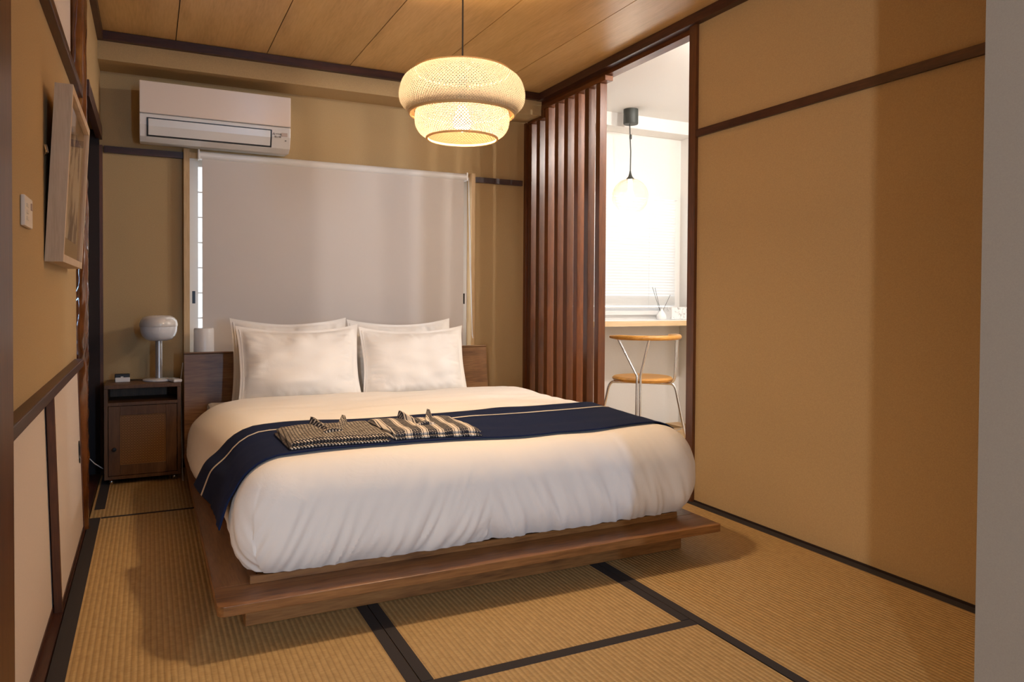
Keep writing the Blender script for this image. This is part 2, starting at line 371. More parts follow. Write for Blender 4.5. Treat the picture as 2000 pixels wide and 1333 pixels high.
# ------------------------------------------------------------------ left wall
sbox('wall_left', -.45, XL, 1.05, 3.50, .70, 1.767, WALL)
sbox('wall_left_upper', -.45, -.232, 3.50, 4.60, 1.845, 2.36, WALL)
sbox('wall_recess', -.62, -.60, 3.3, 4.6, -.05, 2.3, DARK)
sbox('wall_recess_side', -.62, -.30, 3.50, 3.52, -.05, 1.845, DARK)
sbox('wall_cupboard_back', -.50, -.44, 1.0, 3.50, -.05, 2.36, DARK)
sbox('trim_rail_recess', -.250, -.222, 3.56, 4.53, 1.800, 1.868, TRIM)
sbox('floor_recess', -.60, -.237, 3.50, 4.55, -.05, .012, TRIM)
# near post, rails, sill
sbox('trim_post_left', -.30, -.232, 1.40, 1.677, 0, 2.36, TRIMZ)
struct('trim_rail_left', MB().box(-.30, -.235, 1.677, 3.40, .684, .715), TRIM, .003)
struct('trim_rail_upper_left', MB().box(-.30, -.238, 1.677, 3.47, 1.767, 1.800), TRIM, .003)
struct('trim_rail_upper_left', MB().box(-.30, -.248, 1.677, 3.47, 1.8005, 1.835), TRIMZ, .003)
sbox('baseboard_left', -.30, -.2355, 1.40, 3.46, -.03, .012, TRIM)
# lower sliding doors: the tops stand a little further back than the feet
def shear(p): return Vector((p.x - .020*p.z/.684, p.y, p.z))
def low_door(name, xf, y0, y1, pull, label):
    o = obj(name, MB().box(xf-.016, xf-.004, y0+.012, y1-.012, .024, .672).map(shear), PAPER, kind='structure')
    for a, b in ((y0, y0+.020), (y1-.012, y1)): obj('stile', MB().box(xf-.020, xf, a, b, .012, .684).map(shear), TRIMZ, o)
    for a, b in ((.012, .030), (.672, .684)): obj('rail', MB().box(xf-.020, xf-.001, y0+.021, y1-.013, a, b).map(shear), TRIM, o)
    if pull:
        zc, yc = .345, y1-.072
        rows = [[(xf-.005+h-.020*(zc+.045*rr*math.sin(t))/.684, yc+.022*rr*math.cos(t), zc+.045*rr*math.sin(t)) for t in (2*math.pi*k/20 for k in range(20))]
                for rr, h in ((1.0,0), (1.0,.004), (.8,.004), (.72,.0012), (.02,.0012))]
        obj('finger_pull', MB().grid(rows, cv=True), BLACK, o, smooth=True)
    return o
low_door('door_1', -.258, 1.50, 2.62, False, '')
low_door('door_2', -.237, 2.58, 3.455, True, '')
# upper cupboard door above the rail
d3 = obj('door_3', MB().box(-.290, -.280, 1.70, 3.46, 1.836, 2.266), PAPER, kind='structure')
for a, b in ((1.70, 1.72), (2.30, 2.325)): box('stile', -.294, -.274, a, b, 1.836, 2.266, TRIMZ, d3)
# natural trunk pillar
rows = []
nz, na = 150, 28
for i in range(nz+1):
    z = 2.32*i/nz; row = []
    wav = .30 + .70*(1-sm(1.40, 1.75, z))
    for k in range(na):
        t = 2*math.pi*k/na
        q = Vector((math.cos(t)*2.2, math.sin(t)*2.2, z*7.0))
        r = .042 + .0055*noise.noise(q*1.2)*(1 if z < 1.5 else .7) + wav*.0050*noise.noise(Vector((math.cos(t)*4, math.sin(t)*4, z*22)))
        row.append((-.268+r*math.cos(t)+.004*noise.noise(Vector((0, 3, z*2.2))), 3.515+r*math.sin(t), z))
    rows.append(row)
pil = struct('trim_pillar', MB().grid(rows, cv=True), PILLAR)
for p in pil.data.polygons: p.use_smooth = True

# ------------------------------------------------------------------ right wall, opening post, near wall
sbox('wall_right', XR, 2.40, .96, 2.765, -.05, 2.36, WALL)
sbox('trim_rail_right', XR-.014, XR+.005, 1.05, 2.765, 1.733, 1.768, TRIM)
sbox('trim_post_right', XR-.016, 2.40, 2.765, 2.815, -.02, 2.264, TRIMZ)
sbox('dark_gap_right', XR-.004, XR+.004, 1.05, 2.765, -.02, .010, DARK)  # dark strip painted in for the shaded gap under the wall
sbox('trim_lintel', 2.340, 2.40, 2.815, 4.55, 2.240, 2.264, LINT)
sbox('wall_front_right', 1.569, 2.95, .86, .96, -.05, 2.40, WALLG)
# room the photograph is taken from
sbox('wall_front_lintel', -3.0, 1.569, .90, .96, 2.36, 2.5, WALL)
sbox('wall_front_left', -3.0, -.60, .96, 1.06, -.05, 2.5, WALL)
sbox('wall_left_entry', -.62, -.30, 1.0, 1.40, -.05, 2.4, WALL)
sbox('wall_front_side', -3.1, -3.0, -4.7, 1.06, -.08, 2.5, WALL)
sbox('wall_front_other', 2.9, 3.0, -4.7, .96, -.08, 2.5, WALL)
sbox('wall_front_back', -3.1, 3.0, -4.8, -4.7, -.08, 2.5, WALL)

# ------------------------------------------------------------------ kitchen shell
KWX0, KWX1, KWZ0, KWZ1 = 2.62, 3.675, .845, 1.76
kb = MB()
kb.box(2.40, KWX0, KY, KY+.1, -.05, 2.36).box(KWX1, KX+.1, KY, KY+.1, -.05, 2.36).box(KWX0, KWX1, KY, KY+.1, KWZ1, 2.36).box(KWX0, KWX1, KY, KY+.1, -.05, KWZ0)
struct('wall_kitchen_back', kb, WALLW)
sbox('wall_kitchen_right', KX, KX+.1, 1.4, KY+.1, -.05, 2.36, WALLW)
sbox('wall_kitchen_front', 2.40, KX+.1, 1.35, 1.45, -.05, 2.36, WALLW)
sbox('wall_kitchen_soffit', 2.40, KX, 4.45, KY, 2.205, KZ, WALLW)
sbox('wall_kitchen_left', 2.40, 2.41, 1.45, 2.765, -.05, 2.36, WALLW)
sbox('wall_return', 2.40, 2.42, 4.55, KY, -.05, 2.36, WALLW)
w2 = obj('window_2', MB().box(KWX0, KWX0+.04, KY-.02, KY+.09, KWZ0, KWZ1).box(KWX1-.022, KWX1+.02, KY-.025, KY+.09, KWZ0, KWZ1)
         .box(KWX0+.04, KWX1-.022, KY-.02, KY+.09, KWZ1-.03, KWZ1).box(KWX0+.04, KWX1-.022, KY-.03, KY+.09, KWZ0, KWZ0+.03), WHITE, kind='structure')
box('lower_sash', KWX0+.04, KWX1-.022, KY+.02, KY+.06, KWZ0+.03, KWZ0+.055, WHITE, w2)
box('pane', KWX0+.04, KWX1-.022, KY+.038, KY+.042, KWZ0+.055, KWZ1-.03, PGLASS, w2)
# slatted blind in the kitchen window
vb = thing('slatted_blind', 'white horizontal slat blind lowered in the kitchen window', 'blind', (0, KY-.035, 0))
box('head_rail', KWX0+.02, KWX1-.012, -.02, .02, KWZ1-.035, KWZ1-.004, WHITE, vb)
sl = None; z = KWZ1-.05
pit = .0215; zs = []
while z > .985: zs.append(z); z -= pit
while z > .915: zs.append(z); z -= .0095
tilt = R(58)
slm = MB().grid([[(x, .0125*math.cos(tilt)*t-.0015*(1-t*t), -.0125*math.sin(tilt)*t) for x in (KWX0+.03, KWX1-.02)] for t in (-1, -.33, .33, 1)])
for z in zs:
    if sl is None: sl = obj('slat', slm, SLATB, vb, loc=(0, 0, z))
    else: instance(sl, 'slat', vb, (0, 0, z))
box('bottom_rail', KWX0+.03, KWX1-.02, -.012, .012, .897, .908, WHITE, vb, bevel=.003)
for x in (2.85, 3.40): box('ladder_cord', x-.001, x+.001, -.0135, -.0125, .90, KWZ1-.03, CABLE, vb)
# counter
ct = thing('breakfast_counter', 'white breakfast counter with pale wood front edge under the kitchen window', 'counter', (0, 0, 0))
box('counter_top', 2.42, KX-.001, 4.212, KY-.001, .776, .812, COUNTW, ct)
box('edge_strip', 2.42, KX-.001, 4.20, 4.2115, .776, .812, COUNT, ct)
for x in (): box('bracket', x, x+.04, 4.26, KY-.002, .60, .775, WHITE, ct)

# ------------------------------------------------------------------ slatted screen
sc = thing('slatted_screen', 'red brown wooden slat screen standing beside the bed before the kitchen', 'screen', (0, 0, 0))
for y in (4.465, 4.347, 4.228, 4.10, 3.98, 3.857, 3.738, 3.616):
    top = 2.150 if y > 4.3 else 2.208
    obj('slat', MB().box(0, .047, 0, .046, 0, top-.006), SLATM, sc, bevel=.0015, loc=(2.333, y, .006))
box('wall_post', 2.318, 2.375, 4.517, 4.548, .006, 2.165, SLATM, sc)
box('top_rail', 2.326, 2.380, 3.555, 4.318, 2.209, 2.238, LINT, sc, bevel=.002)
box('rail_post', 2.326, 2.380, 4.276, 4.318, 2.150, 2.2085, SLATM, sc)
box('lower_top_rail', 2.326, 2.380, 4.320, 4.516, 2.151, 2.170, LINT, sc, bevel=.002)
box('bottom_rail', 2.331, 2.375, 3.60, 4.516, .0045, .0058, SLATM, sc)

# ------------------------------------------------------------------ bed
bed = thing('platform_bed', 'low walnut platform bed with wide ledge and headboard', 'bed', (1.045, 2.12, 0))
BX, BY = -1.045, -2.12
def lb(name, x0, x1, y0, y1, z0, z1, m, **k): return box(name, x0+BX, x1+BX, y0+BY, y1+BY, z0, z1, m, bed, **k)
lb('plinth', .250, 1.848, 2.262, 2.287, .002, .101, OAKX, bevel=.003)
lb('plinth', .250, .275, 2.288, 4.22, .002, .101, OAKY, bevel=.003)
lb('plinth', 1.823, 1.848, 2.288, 4.22, .002, .101, OAKY, bevel=.003)
# ledge boards: the front one with a rounded corner
def corner(x, y, sx, sy, r): return [(x+sx*r*(1-math.sin(a)), y+sy*r*(1-math.cos(a))) for a in (math.pi/2*k/5 for k in range(6))]
poly = corner(.163, 2.112, 1, 1, .022)[::-1] + corner(1.912, 2.112, -1, 1, .008) + [(1.912, 2.262), (.163, 2.262)]
obj('ledge_board', MB().prism([(x+BX, y+BY) for x, y in poly], 'z', .102, .130), OAKX, bed, bevel=.002)
lb('ledge_board', .163, .290, 2.2625, 4.25, .102, .130, OAKY, bevel=.002)
lb('ledge_board', 1.785, 1.912, 2.2625, 4.25, .102, .130, OAKY, bevel=.002)
lb('mattress_rim', .262, 1.815, 2.250, 2.262, .1305, .152, OAKX)
lb('slat_deck', .291, 1.784, 2.263, 4.25, .105, .128, OAKX)
hb = MB().box(.165+BX, 1.932+BX, 0, .030, 0, .545).map(lambda p: Vector((p.x, p.y+4.245+BY+.055*p.z/.545, p.z+.112)))
obj('headboard', hb, HEADM, bed, bevel=.003)
lbm = obj('headboard_cap', MB().box(.165+BX, 1.932+BX, 4.294+BY, 4.336+BY, .6575, .664), HEADM, bed, bevel=.002)

# mattress under the duvet
mt = tag(obj('mattress', MB().box(.275, 1.80, 2.30, 4.20, .131, .40), SHEET, bevel=.03), 'white mattress under the duvet on the walnut bed', 'mattress')
box('fitted_sheet', .272, 1.803, 3.55, 4.203, .30, .4045, SHEET, mt, bevel=.02)

# duvet: a swollen rounded slab with gathered sides
DX0, DX1, DY0, DY1, DZ0, DZ1 = .225, 1.905, 2.185, 3.86, .158, .474
def duvet_pt(p):
    rx, ry, rz, zm = .150, .125, .150, DZ1-.150
    c = Vector((min(max(p.x, DX0+rx), DX1-rx), min(max(p.y, DY0+ry), DY1-ry), min(p.z, zm)))
    d = Vector(((p.x-c.x)/rx, (p.y-c.y)/ry, (p.z-c.z)/rz))
    if d.length > 1e-6: d.normalize()
    nrm = d.copy(); q = Vector((c.x+d.x*rx, c.y+d.y*ry, c.z+d.z*rz))
    tuck = max(0, (zm-p.z)/(zm-DZ0)); hor = Vector((nrm.x, nrm.y, 0))
    q -= hor*(.055*tuck**3)
    side = max(abs(nrm.x), abs(nrm.y)); low = 1-sm(.16, .46, q.z)
    s = q.x if abs(nrm.y) > abs(nrm.x) else q.y
    sl_ = 5*(1 if q.x > 1.0 else -1)
    f1 = noise.noise(Vector((s*11+q.z*sl_, q.z*2.5, 3.7))); f2 = noise.noise(Vector((s*26+q.z*sl_*2.2, q.z*4, 9.1))); f3 = noise.noise(Vector((s*58+q.z*sl_*4, q.z*6, 1.3)))
    fold = (1-2.2*(f1*f1+.004)**.5)*.45 + (.7-2.0*(f2*f2+.02)**.5)*.42 + f3*.25*low
    amp = (.026*low**1.4 + .0040)*side
    soft = noise.noise(Vector((q.x*2.3, q.y*2.3, q.z*2)))*.012 + noise.noise(Vector((q.x*6, q.y*6+q.z, 4)))*.004
    soft += (1-2*abs(noise.noise(Vector((q.x*2.2+q.y*1.0, q.y*7, 6)))))*.004*max(0, nrm.z)
    q += nrm*(fold*amp + soft)
    t = sm(2.5, 3.85, q.y)       # sides billow outwards towards the pillows
    q.x -= .070*t*max(0, min(1, (.55-q.x)/.3)); q.x += .045*t*max(0, min(1, (q.x-1.6)/.3))
    q.z -= .025*t*max(0, min(1, (.40-q.x)/.2))
    q.z += .012*math.sin((q.y-2.2)*2.0)*sm(.3, .45, q.z)
    q.z = max(q.z, .156)
    return q
def lin(a, b, n): return [a+(b-a)*i/n for i in range(n+1)]
nx, ny, nzz = 230, 150, 48
X, Y, Zs = lin(DX0, DX1, nx), lin(DY0, DY1, ny), lin(DZ0, DZ1, nzz)
dm = MB()
dm.grid([[(x, y, DZ1) for x in X] for y in Y]); dm.grid([[(x, DY0, z) for x in X] for z in Zs]); dm.grid([[(x, DY1, z) for x in X] for z in Zs])
dm.grid([[(DX0, y, z) for y in Y] for z in Zs]); dm.grid([[(DX1, y, z) for y in Y] for z in Zs])
dm.map(duvet_pt)
dv = tag(obj('duvet', dm, LINEN, weld=True, smooth=True), 'thick white cotton duvet spread over the low bed', 'duvet')
for p in dv.data.polygons: p.use_smooth = True
dbm = bmesh.new(); dbm.from_mesh(dv.data); BVH = BVHTree.FromBMesh(dbm); dbm.free()
def top_z(x, y):
    h = BVH.ray_cast(Vector((x, y, 2)), Vector((0, 0, -1))); return h[0].z if h[0] else DZ1

# bed runner draped across the foot
def runner_rows(y0f, y1f, n_w, off):
    rows = []
    for j in range(n_w+1):
        v = j/n_w; pts = []
        # left drop, top, right drop
        for i in range(141):
            u = i/140
            yy = y0f(u)+(y1f(u)-y0f(u))*v
            if u < .17:      # left hanging end
                a = (u/.17); x = None
                zt = .275+.032*v; zz = zt+(.40-zt)*a
                h = BVH.ray_cast(Vector((-.2, yy, zz)), Vector((1, 0, 0)))
                px = h[0].x if h[0] else .2
                px = min(px, .25-.05*sm(0, 1, v)) - (.010 + .030*(1-a)*(.6+v))
                p = Vector((px, yy + .015*(1-a)*(1-v), zz))
            elif u > .87:
                a = (u-.87)/.13; zz = .40-.10*a
                h = BVH.ray_cast(Vector((3, yy, zz)), Vector((-1, 0, 0)))
                p = Vector(((h[0].x if h[0] else 1.9)+off, yy, zz))
            else:
                a = (u-.17)/.70
                # sweep rays from left flank over the top to the right flank
                ang = math.pi*(1-a); cx = .42+(1.70-.42)*a; cz = .25
                ex = math.cos(ang)
                d = Vector((math.copysign(abs(ex)**3, ex)*1.0, 0, 1)) if True else None
                if a < .09: d = Vector((-1.0+a/.09*.99, 0, .15/.22+a/.09*.5))
                elif a > .91: d = Vector((1.0-(1-a)/.09*.99, 0, .15/.22+(1-a)/.09*.5))
                else: d = Vector((0, 0, 1))
                d.normalize(); org = Vector((cx, yy, cz))
                h = BVH.ray_cast(org, d)
                hp = h[0] if h[0] else org+d*.22
                p = hp + d*off
            pts.append(p)
        rows.append(pts)
    # smooth along the length
    for _ in range(26):
        for r in rows:
            q = [p.copy() for p in r]
            for i in range(1, len(r)-1): r[i] = (q[i-1]+q[i]*2+q[i+1])/4
    for k in range(3):      # keep it lying on the duvet
        for r in rows:
            for i in range(len(r)):
                A = Vector((min(max(r[i].x, .45), 1.65), r[i].y, .27)); d = (r[i]-A); L = d.length; d.normalize()
                h = BVH.ray_cast(A, d)
                if h[0] and L < (h[0]-A).length+off: r[i] = h[0]+d*off
            if k < 2:
                q = [p.copy() for p in r]
                for i in range(1, len(r)-1): r[i] = (q[i-1]+q[i]*2+q[i+1])/4
    return rows
def yf(u): return 2.315+.02*u
def yr(u): return 2.80+.05*u + .02*math.sin(u*7)
rr = runner_rows(yf, yr, 26, .007)
rn = MB().grid(rr)
runner = tag(obj('bed_runner', rn, NAVY, smooth=True), 'navy bed runner with cream stripe draped over the foot of the bed', 'bed runner')
for p in runner.data.polygons: p.use_smooth = True
so = runner.modifiers.new('thick', 'SOLIDIFY'); so.thickness = .004; so.offset = 1
sr = []
for v in (.705, .735):
    k = v*26; a = int(k); t = k-a
    sr.append([rr[a][i].lerp(rr[a+1][i], t) for i in range(141)])
def lift(rows, d):
    out = []
    for r in rows:
        q = []
        for i in range(len(r)):
            t = (r[min(i+1, len(r)-1)]-r[max(i-1, 0)]); n = Vector((-t.z, 0, t.x)).normalized()
            q.append(r[i]+n*d)
        out.append(q)
    return out
st = obj('stripe', MB().grid(lift(sr, .0055)), STRIPE, runner, smooth=True)

# ------------------------------------------------------------------ pillows
def pillow(label, cx, y, zb, w, h, th, lean, rz, seed, group=None):
    t = thing('pillow', label, 'pillow', (cx, y, zb), rz, group)
    n = 56; mb = MB()
    for sgn in (-1, 1):
        rows = []
        for i in range(n+1):
            v = -1+2*i/n; row = []
            for j in range(n+1):
                u = -1+2*j/n
                uu, vv = min(1, abs(u)/.93), min(1, abs(v)/.93)
                prof = max(0, (1-uu**2.4))**.55*max(0, (1-vv**2.4))**.55
                x = w/2*u*(1-.05*(1-v*v)); zq = h/2*v*(1-.17*(1-u*u)*(1 if v > 0 else .2))
                wr = noise.noise(Vector((u*3+seed, v*3, seed*1.7)))*.014
                edge = sm(.45, .85, max(abs(u), abs(v)))*prof**.3
                wr += (noise.noise(Vector((u*12+v*3+seed, v*5, 2)))*sm(.4, .9, abs(v)) + noise.noise(Vector((u*5, v*12+u*3+seed, 5)))*sm(.4, .9, abs(u)))*.012*edge
                yy = sgn*(th/2*prof*(1-.06*v) + .0015) + (wr*min(1, prof*2.5) if sgn < 0 else 0)
                p = Vector((x, yy, zq+h/2))
                p.y += .02*noise.noise(Vector((u*1.5+seed, v*1.5, 8)))
                ca, sa = math.cos(lean), math.sin(lean)
                row.append((p.x, p.y*ca+p.z*sa, -p.y*sa+p.z*ca))
            rows.append(row)
        mb.grid(rows)
    o = obj('pillowcase', mb, LINENP, t, smooth=True, weld=True)
    for p in o.data.polygons: p.use_smooth = True
    # raised hem seam of the case
    cu = [(-.47*w, -.006-.0), ]
    pts = []
    for k in range(25):
        a = k/24; u = -.955; v = -.9+1.8*a
        x = w/2*u*(1-.05*(1-v*v)); zq = h/2*v + h/2; y_ = -.004+.02*noise.noise(Vector((u*1.5+seed, v*1.5, 8)))
        ca, sa = math.cos(lean), math.sin(lean); pts.append((x, y_*ca+zq*sa, -y_*sa+zq*ca))
    obj('hem_seam', MB().tube(pts, .0022, 6), LINENP, t, smooth=True)
    return t
zt = .470
pillow('white pillow leaning on the headboard behind the pillow nearer the nightstand', .695, 4.088, .407, .622, .455, .12, R(12), 0, 1.3)
pillow('white pillow leaning on the headboard behind the pillow nearer the slatted screen', 1.322, 4.088, .407, .622, .445, .12, R(12), 0, 4.1)
pillow('plump white pillow in front on the nightstand side of the bed', .712, 3.898, .407, .632, .425, .17, R(14), R(1), 7.7)
pillow('plump white pillow in front on the slatted screen side of the bed', 1.334, 3.905, .407, .606, .41, .17, R(14), R(-1), 9.9)

# ------------------------------------------------------------------ folded yukata robes
def robe(label, cx, cy, w, d, rz, m, seed, skew):
    z0 = max(top_z(cx+a*w/2, cy+b*d/2) for a in (-.9, 0, .9) for b in (-.9, 0, .9))
    t = thing('folded_robe', label, 'robe', (cx, cy, 0), rz, 'folded cotton robes on the runner')
    ca, sa = math.cos(rz), math.sin(rz)
    def gz(x, y): return top_z(cx+x*ca-y*sa, min(max(cy+x*sa+y*ca, 2.33), 3.5))+.0135
    def layer(nm, w_, d_, lift0, th, sk, dx=0, dy=0):
        n, k = 26, 20; T = []; B = []
        for j in range(k+1):
            v = -1+2*j/k; rt_, rb_ = [], []
            for i in range(n+1):
                u = -1+2*i/n
                x = dx+w_/2*u + sk*v*d_/2; y = dy+d_/2*v
                e = min(1, (1-abs(u))*14)**.5*min(1, (1-abs(v))*10)**.5
                zz = gz(x, y)+lift0
                top = zz+th*(.35+.65*e)+.004*noise.noise(Vector((x*14+seed, y*14, 1)))
                rt_.append((x, y, top)); rb_.append((x, y, zz))
            T.append(rt_); B.append(rb_)
        mb = MB().grid(T).grid(B)
        ring = lambda G: [G[0][i] for i in range(n)]+[G[j][n] for j in range(k)]+[G[k][i] for i in range(n, 0, -1)]+[G[j][0] for j in range(k, 0, -1)]
        rT, rB = ring(T), ring(B); mb.grid([rT+[rT[0]], rB+[rB[0]]])
        return obj(nm, mb, m, t, smooth=True, weld=True)
    layer('lower_fold', w, d, 0, .011, skew)
    layer('upper_fold', w*.985, d*.97, .0112, .013, skew, .003, .004)
    # standing collar: two ridged bands meeting in a V
    zc = gz(0, d*.2)+.022
    for sgn in (-1, 1):
        rows = []
        for i in range(13):
            a = i/12; x = sgn*(.050*(1-a)+.004) + .012; y = d*.46*(1-a)+(-d*.05)*a
            hgt = .028*(1-a)**1.2+.004
            rows.append([(x-.016, y, zc-.004), (x-.007, y+.004, zc+hgt), (x+.004, y+.004, zc+hgt*.9), (x+.014, y, zc-.004)])
        obj('collar', MB().grid(rows), m, t, smooth=True)
    obj('sash_fold', MB().tube([(-.03, -d*.12, zc), (0, -d*.10, zc+.006), (.035, -d*.12, zc+.003)], [.006,.010,.005], 8), m, t, smooth=True)
    return t
robe('folded cotton robe with small lozenge print lying nearer the nightstand side', .545, 2.475, .315, .27, R(-3), YUK[0], 2, -.08)
robe('folded cotton robe with stripe and zigzag print lying nearer the slatted screen', .868, 2.485, .31, .275, R(-2), YUK[1], 5, -.16)

# ------------------------------------------------------------------ roller blind in front of the shoji
rb = thing('roller_blind', 'grey beige roller blind pulled down over the window behind the bed', 'blind', (0, YW-.075, 0))
obj('cloth', MB().box(.268, 1.842, -.001, .001, .60, 1.742), BLINDM, rb)
obj('roller_case', MB().lathe([(.0001,.255),(.024,.256),(.024,1.858),(.0001,1.859)], 20).map(lambda p: Vector((p.z, p.x+.012, p.y+1.752))), WHITE, rb, smooth=True)
for x in (.246, 1.858): box('end_bracket', x, x+.010, -.012, .045, 1.728, 1.782, WHITE, rb, bevel=.002)
box('hem_bar', .268, 1.842, -.006, .006, .588, .602, WHITE, rb, bevel=.003)
obj('pull_chain', MB().tube([(1.872, -.012, 1.75), (1.885, -.010, 1.4), (1.897, -.008, 1.0), (1.905, -.006, .72), (1.911, -.004, .70), (1.909, .004, .75), (1.892, .008, 1.2), (1.880, .010, 1.75)], .0022, 6), WHITE, rb, smooth=True)

# white canister on the sill behind the headboard
cn = thing('white_canister', 'white cylindrical canister behind the headboard before the blind', 'canister', (.272, 4.415, WZ0))
shelf = sbox('trim_sill', WX0, WX1, YW-.19, YW-.046, WZ0-.02, WZ0-.001, PALEW)
obj('body', MB().lathe([(.0001,0),(.050,0),(.052,.004),(.052,.282),(.050,.287)], 32), WHITE, cn, smooth=True)
obj('lid', MB().lathe([(.050,.2875),(.048,.291),(.0001,.291)], 32), WHITE, cn, smooth=True)

# ------------------------------------------------------------------ air conditioner
ac = thing('air_conditioner', 'white wall air conditioner above the window', 'air conditioner', (.340, YW, 1.786))
hw = .383; pr_ = [(0, .012), (-.150, 0), (-.196, .020), (-.218, .080), (-.2215, .135), (-.2215, .298), (-.205, .304), (0, .304)]
obj('body', MB().prism(pr_[:5]+[(-.205, .136), (-.205, .304), (0, .304)], 'x', -hw, hw), WHITE, ac, bevel=.004)
box('front_panel', -hw, hw, -.224, -.2055, .139, .306, WHITEG, ac, bevel=.004)
LOU = MB().prism([(-.1995, .030), (-.2165, .074), (-.2215, .110), (-.2265, .110), (-.2215, .073), (-.205, .028)], 'x', -hw+.042, hw-.110)
obj('louver_slot', MB().prism([(-.187, .0185), (-.2015, .0225), (-.2195, .075), (-.2225, .116), (-.219, .116), (-.2145, .076)], 'x', -hw+.034, hw-.102), BLACK, ac)
obj('louver', LOU, WHITE, ac, bevel=.0015)
lz, lx = .094, hw-.092
em = MB()
for dx, dz in ((0, .0042), (-.0042, -.002), (.0042, -.002)):
    em.add([(lx+dx, -.2236, lz+dz-.004), (lx+dx+.0026, -.2236, lz+dz), (lx+dx, -.2236, lz+dz+.004), (lx+dx-.0026, -.2236, lz+dz)], [(0,1,2,3)])
obj('emblem', em, BLACK, ac)
def text(name, body, size, loc, rot, m, parent):
    cu = bpy.data.curves.new(name, 'FONT'); cu.body = body; cu.size = size; cu.extrude = .0001
    tmp = bpy.data.objects.new(name, cu); COL.objects.link(tmp); bpy.context.view_layer.update()
    me = bpy.data.meshes.new_from_object(tmp.evaluated_get(bpy.context.evaluated_depsgraph_get()))
    bpy.data.objects.remove(tmp); o = bpy.data.objects.new(name, me); COL.objects.link(o); me.materials.clear(); me.materials.append(m)
    o.parent = parent; o.location = loc; o.rotation_euler = rot; return o
text('lettering', 'MITSUBISHI', .0085, (lx+.010, -.2232, lz-.002), (R(90), 0, 0), BLACK, ac)
text('lettering', '霧ヶ峰', .012, (lx+.004, -.2215, lz-.019), (R(84), 0, 0), BLACK, ac)
box('sensor_window', hw-.050, hw-.018, -.2235, -.217, .084, .104, mat('beige sensor', (.60,.50,.46), .4), ac)
box('indicator', hw-.030, hw-.024, -.2205, -.212, .060, .063, BLACK, ac)

# ------------------------------------------------------------------ bamboo pendant lamp
PX, PY, PZ = 1.022, 2.50, 0
bl = thing('bamboo_pendant_lamp', 'lit two tier woven bamboo pendant lamp hanging above the bed', 'lamp', (PX, PY, 1.545))
def tier(prof, n, width, rims, name):
    # arc-length sampled profile (r, z), strips spiral both ways
    seg = []
    for a, b in zip(prof, prof[1:]):
        for k in range(6): t = k/6; seg.append((a[0]+(b[0]-a[0])*t, a[1]+(b[1]-a[1])*t))
    seg.append(prof[-1])
    for _ in range(6): seg = [seg[0]]+[((a[0]+2*b[0]+c[0])/4, (a[1]+2*b[1]+c[1])/4) for a, b, c in zip(seg, seg[1:], seg[2:])]+[seg[-1]]
    L = [0]
    for a, b in zip(seg, seg[1:]): L.append(L[-1]+math.hypot(b[0]-a[0], b[1]-a[1]))
    rm = max(r for r, z in seg); m = MB()
    # polar angle advance keeps a 45 degree slant
    adv = [0]
    for i in range(1, len(seg)): adv.append(adv[-1]+(L[i]-L[i-1])/max(.08, (seg[i][0]+seg[i-1][0])/2))
    for sgn in (-1, 1):
        for k in range(n):
            t0 = 2*math.pi*k/n + (.5*sgn*math.pi/n); rows = []
            for i, (r, z) in enumerate(seg):
                th = t0+sgn*adv[i]; da = width/2*1.414/r*min(1, r/rm*1.02)
                ro = r+(.0009 if sgn > 0 else -.0009)
                rows.append([(ro*math.cos(th-da), ro*math.sin(th-da), z), (ro*math.cos(th+da), ro*math.sin(th+da), z)])
            m.grid(rows)
    o = obj(name, m, BAMBOO2 if name == 'upper_weave' else BAMBOO, bl, recalc=False); o['kind'] = 'stuff'
    for r, z, w in rims:
        obj('rim', MB().tube([(r*math.cos(2*math.pi*k/64), r*math.sin(2*math.pi*k/64), z) for k in range(65)], w, 8, False), RIM, bl, smooth=True)
    return o
tier([(.172,.240),(.214,.212),(.229,.165),(.226,.125),(.190,.090)], 124, .0049, [(.172,.241,.004),(.189,.089,.0055)], 'upper_weave')
tier([(.168,.097),(.172,.075),(.170,.045),(.155,.018),(.128,.002)], 92, .0052, [(.168,.098,.003),(.127,.001,.0045)], 'lower_weave')
obj('ring_ledge', MB().lathe([(.172,.092),(.189,.090)], 64), RIM, bl, smooth=True)
sp = MB()
for k in range(3):
    a = 2*math.pi*k/3+.4; sp.tube([(0, 0, .225), (.172*math.cos(a), .172*math.sin(a), .241)], .0016, 6)
obj('spider', sp, CORD, bl)
obj('socket', MB().lathe([(.0001,.232),(.014,.230),(.017,.200),(.017,.118),(.0001,.117)], 20), CORD, bl, smooth=True)
obj('bulb', MB().lathe([(.0001,.025),(.020,.029),(.032,.045),(.034,.063),(.026,.088),(.015,.116),(.0001,.117)], 24), BULB, bl, smooth=True)
obj('cord', MB().tube([(0,0,.23),(0,0,ZC-1.545-.02)], .0032, 8), CORD, bl, smooth=True)
obj('ceiling_rose', MB().lathe([(.045,ZC-1.545),(.044,ZC-1.545-.02),(.0001,ZC-1.545-.024)], 24), CORD, bl, smooth=True)
pl_ = point_light('bulb_light', (PX, PY, 1.612), .044, 128, (1, .70, .42))

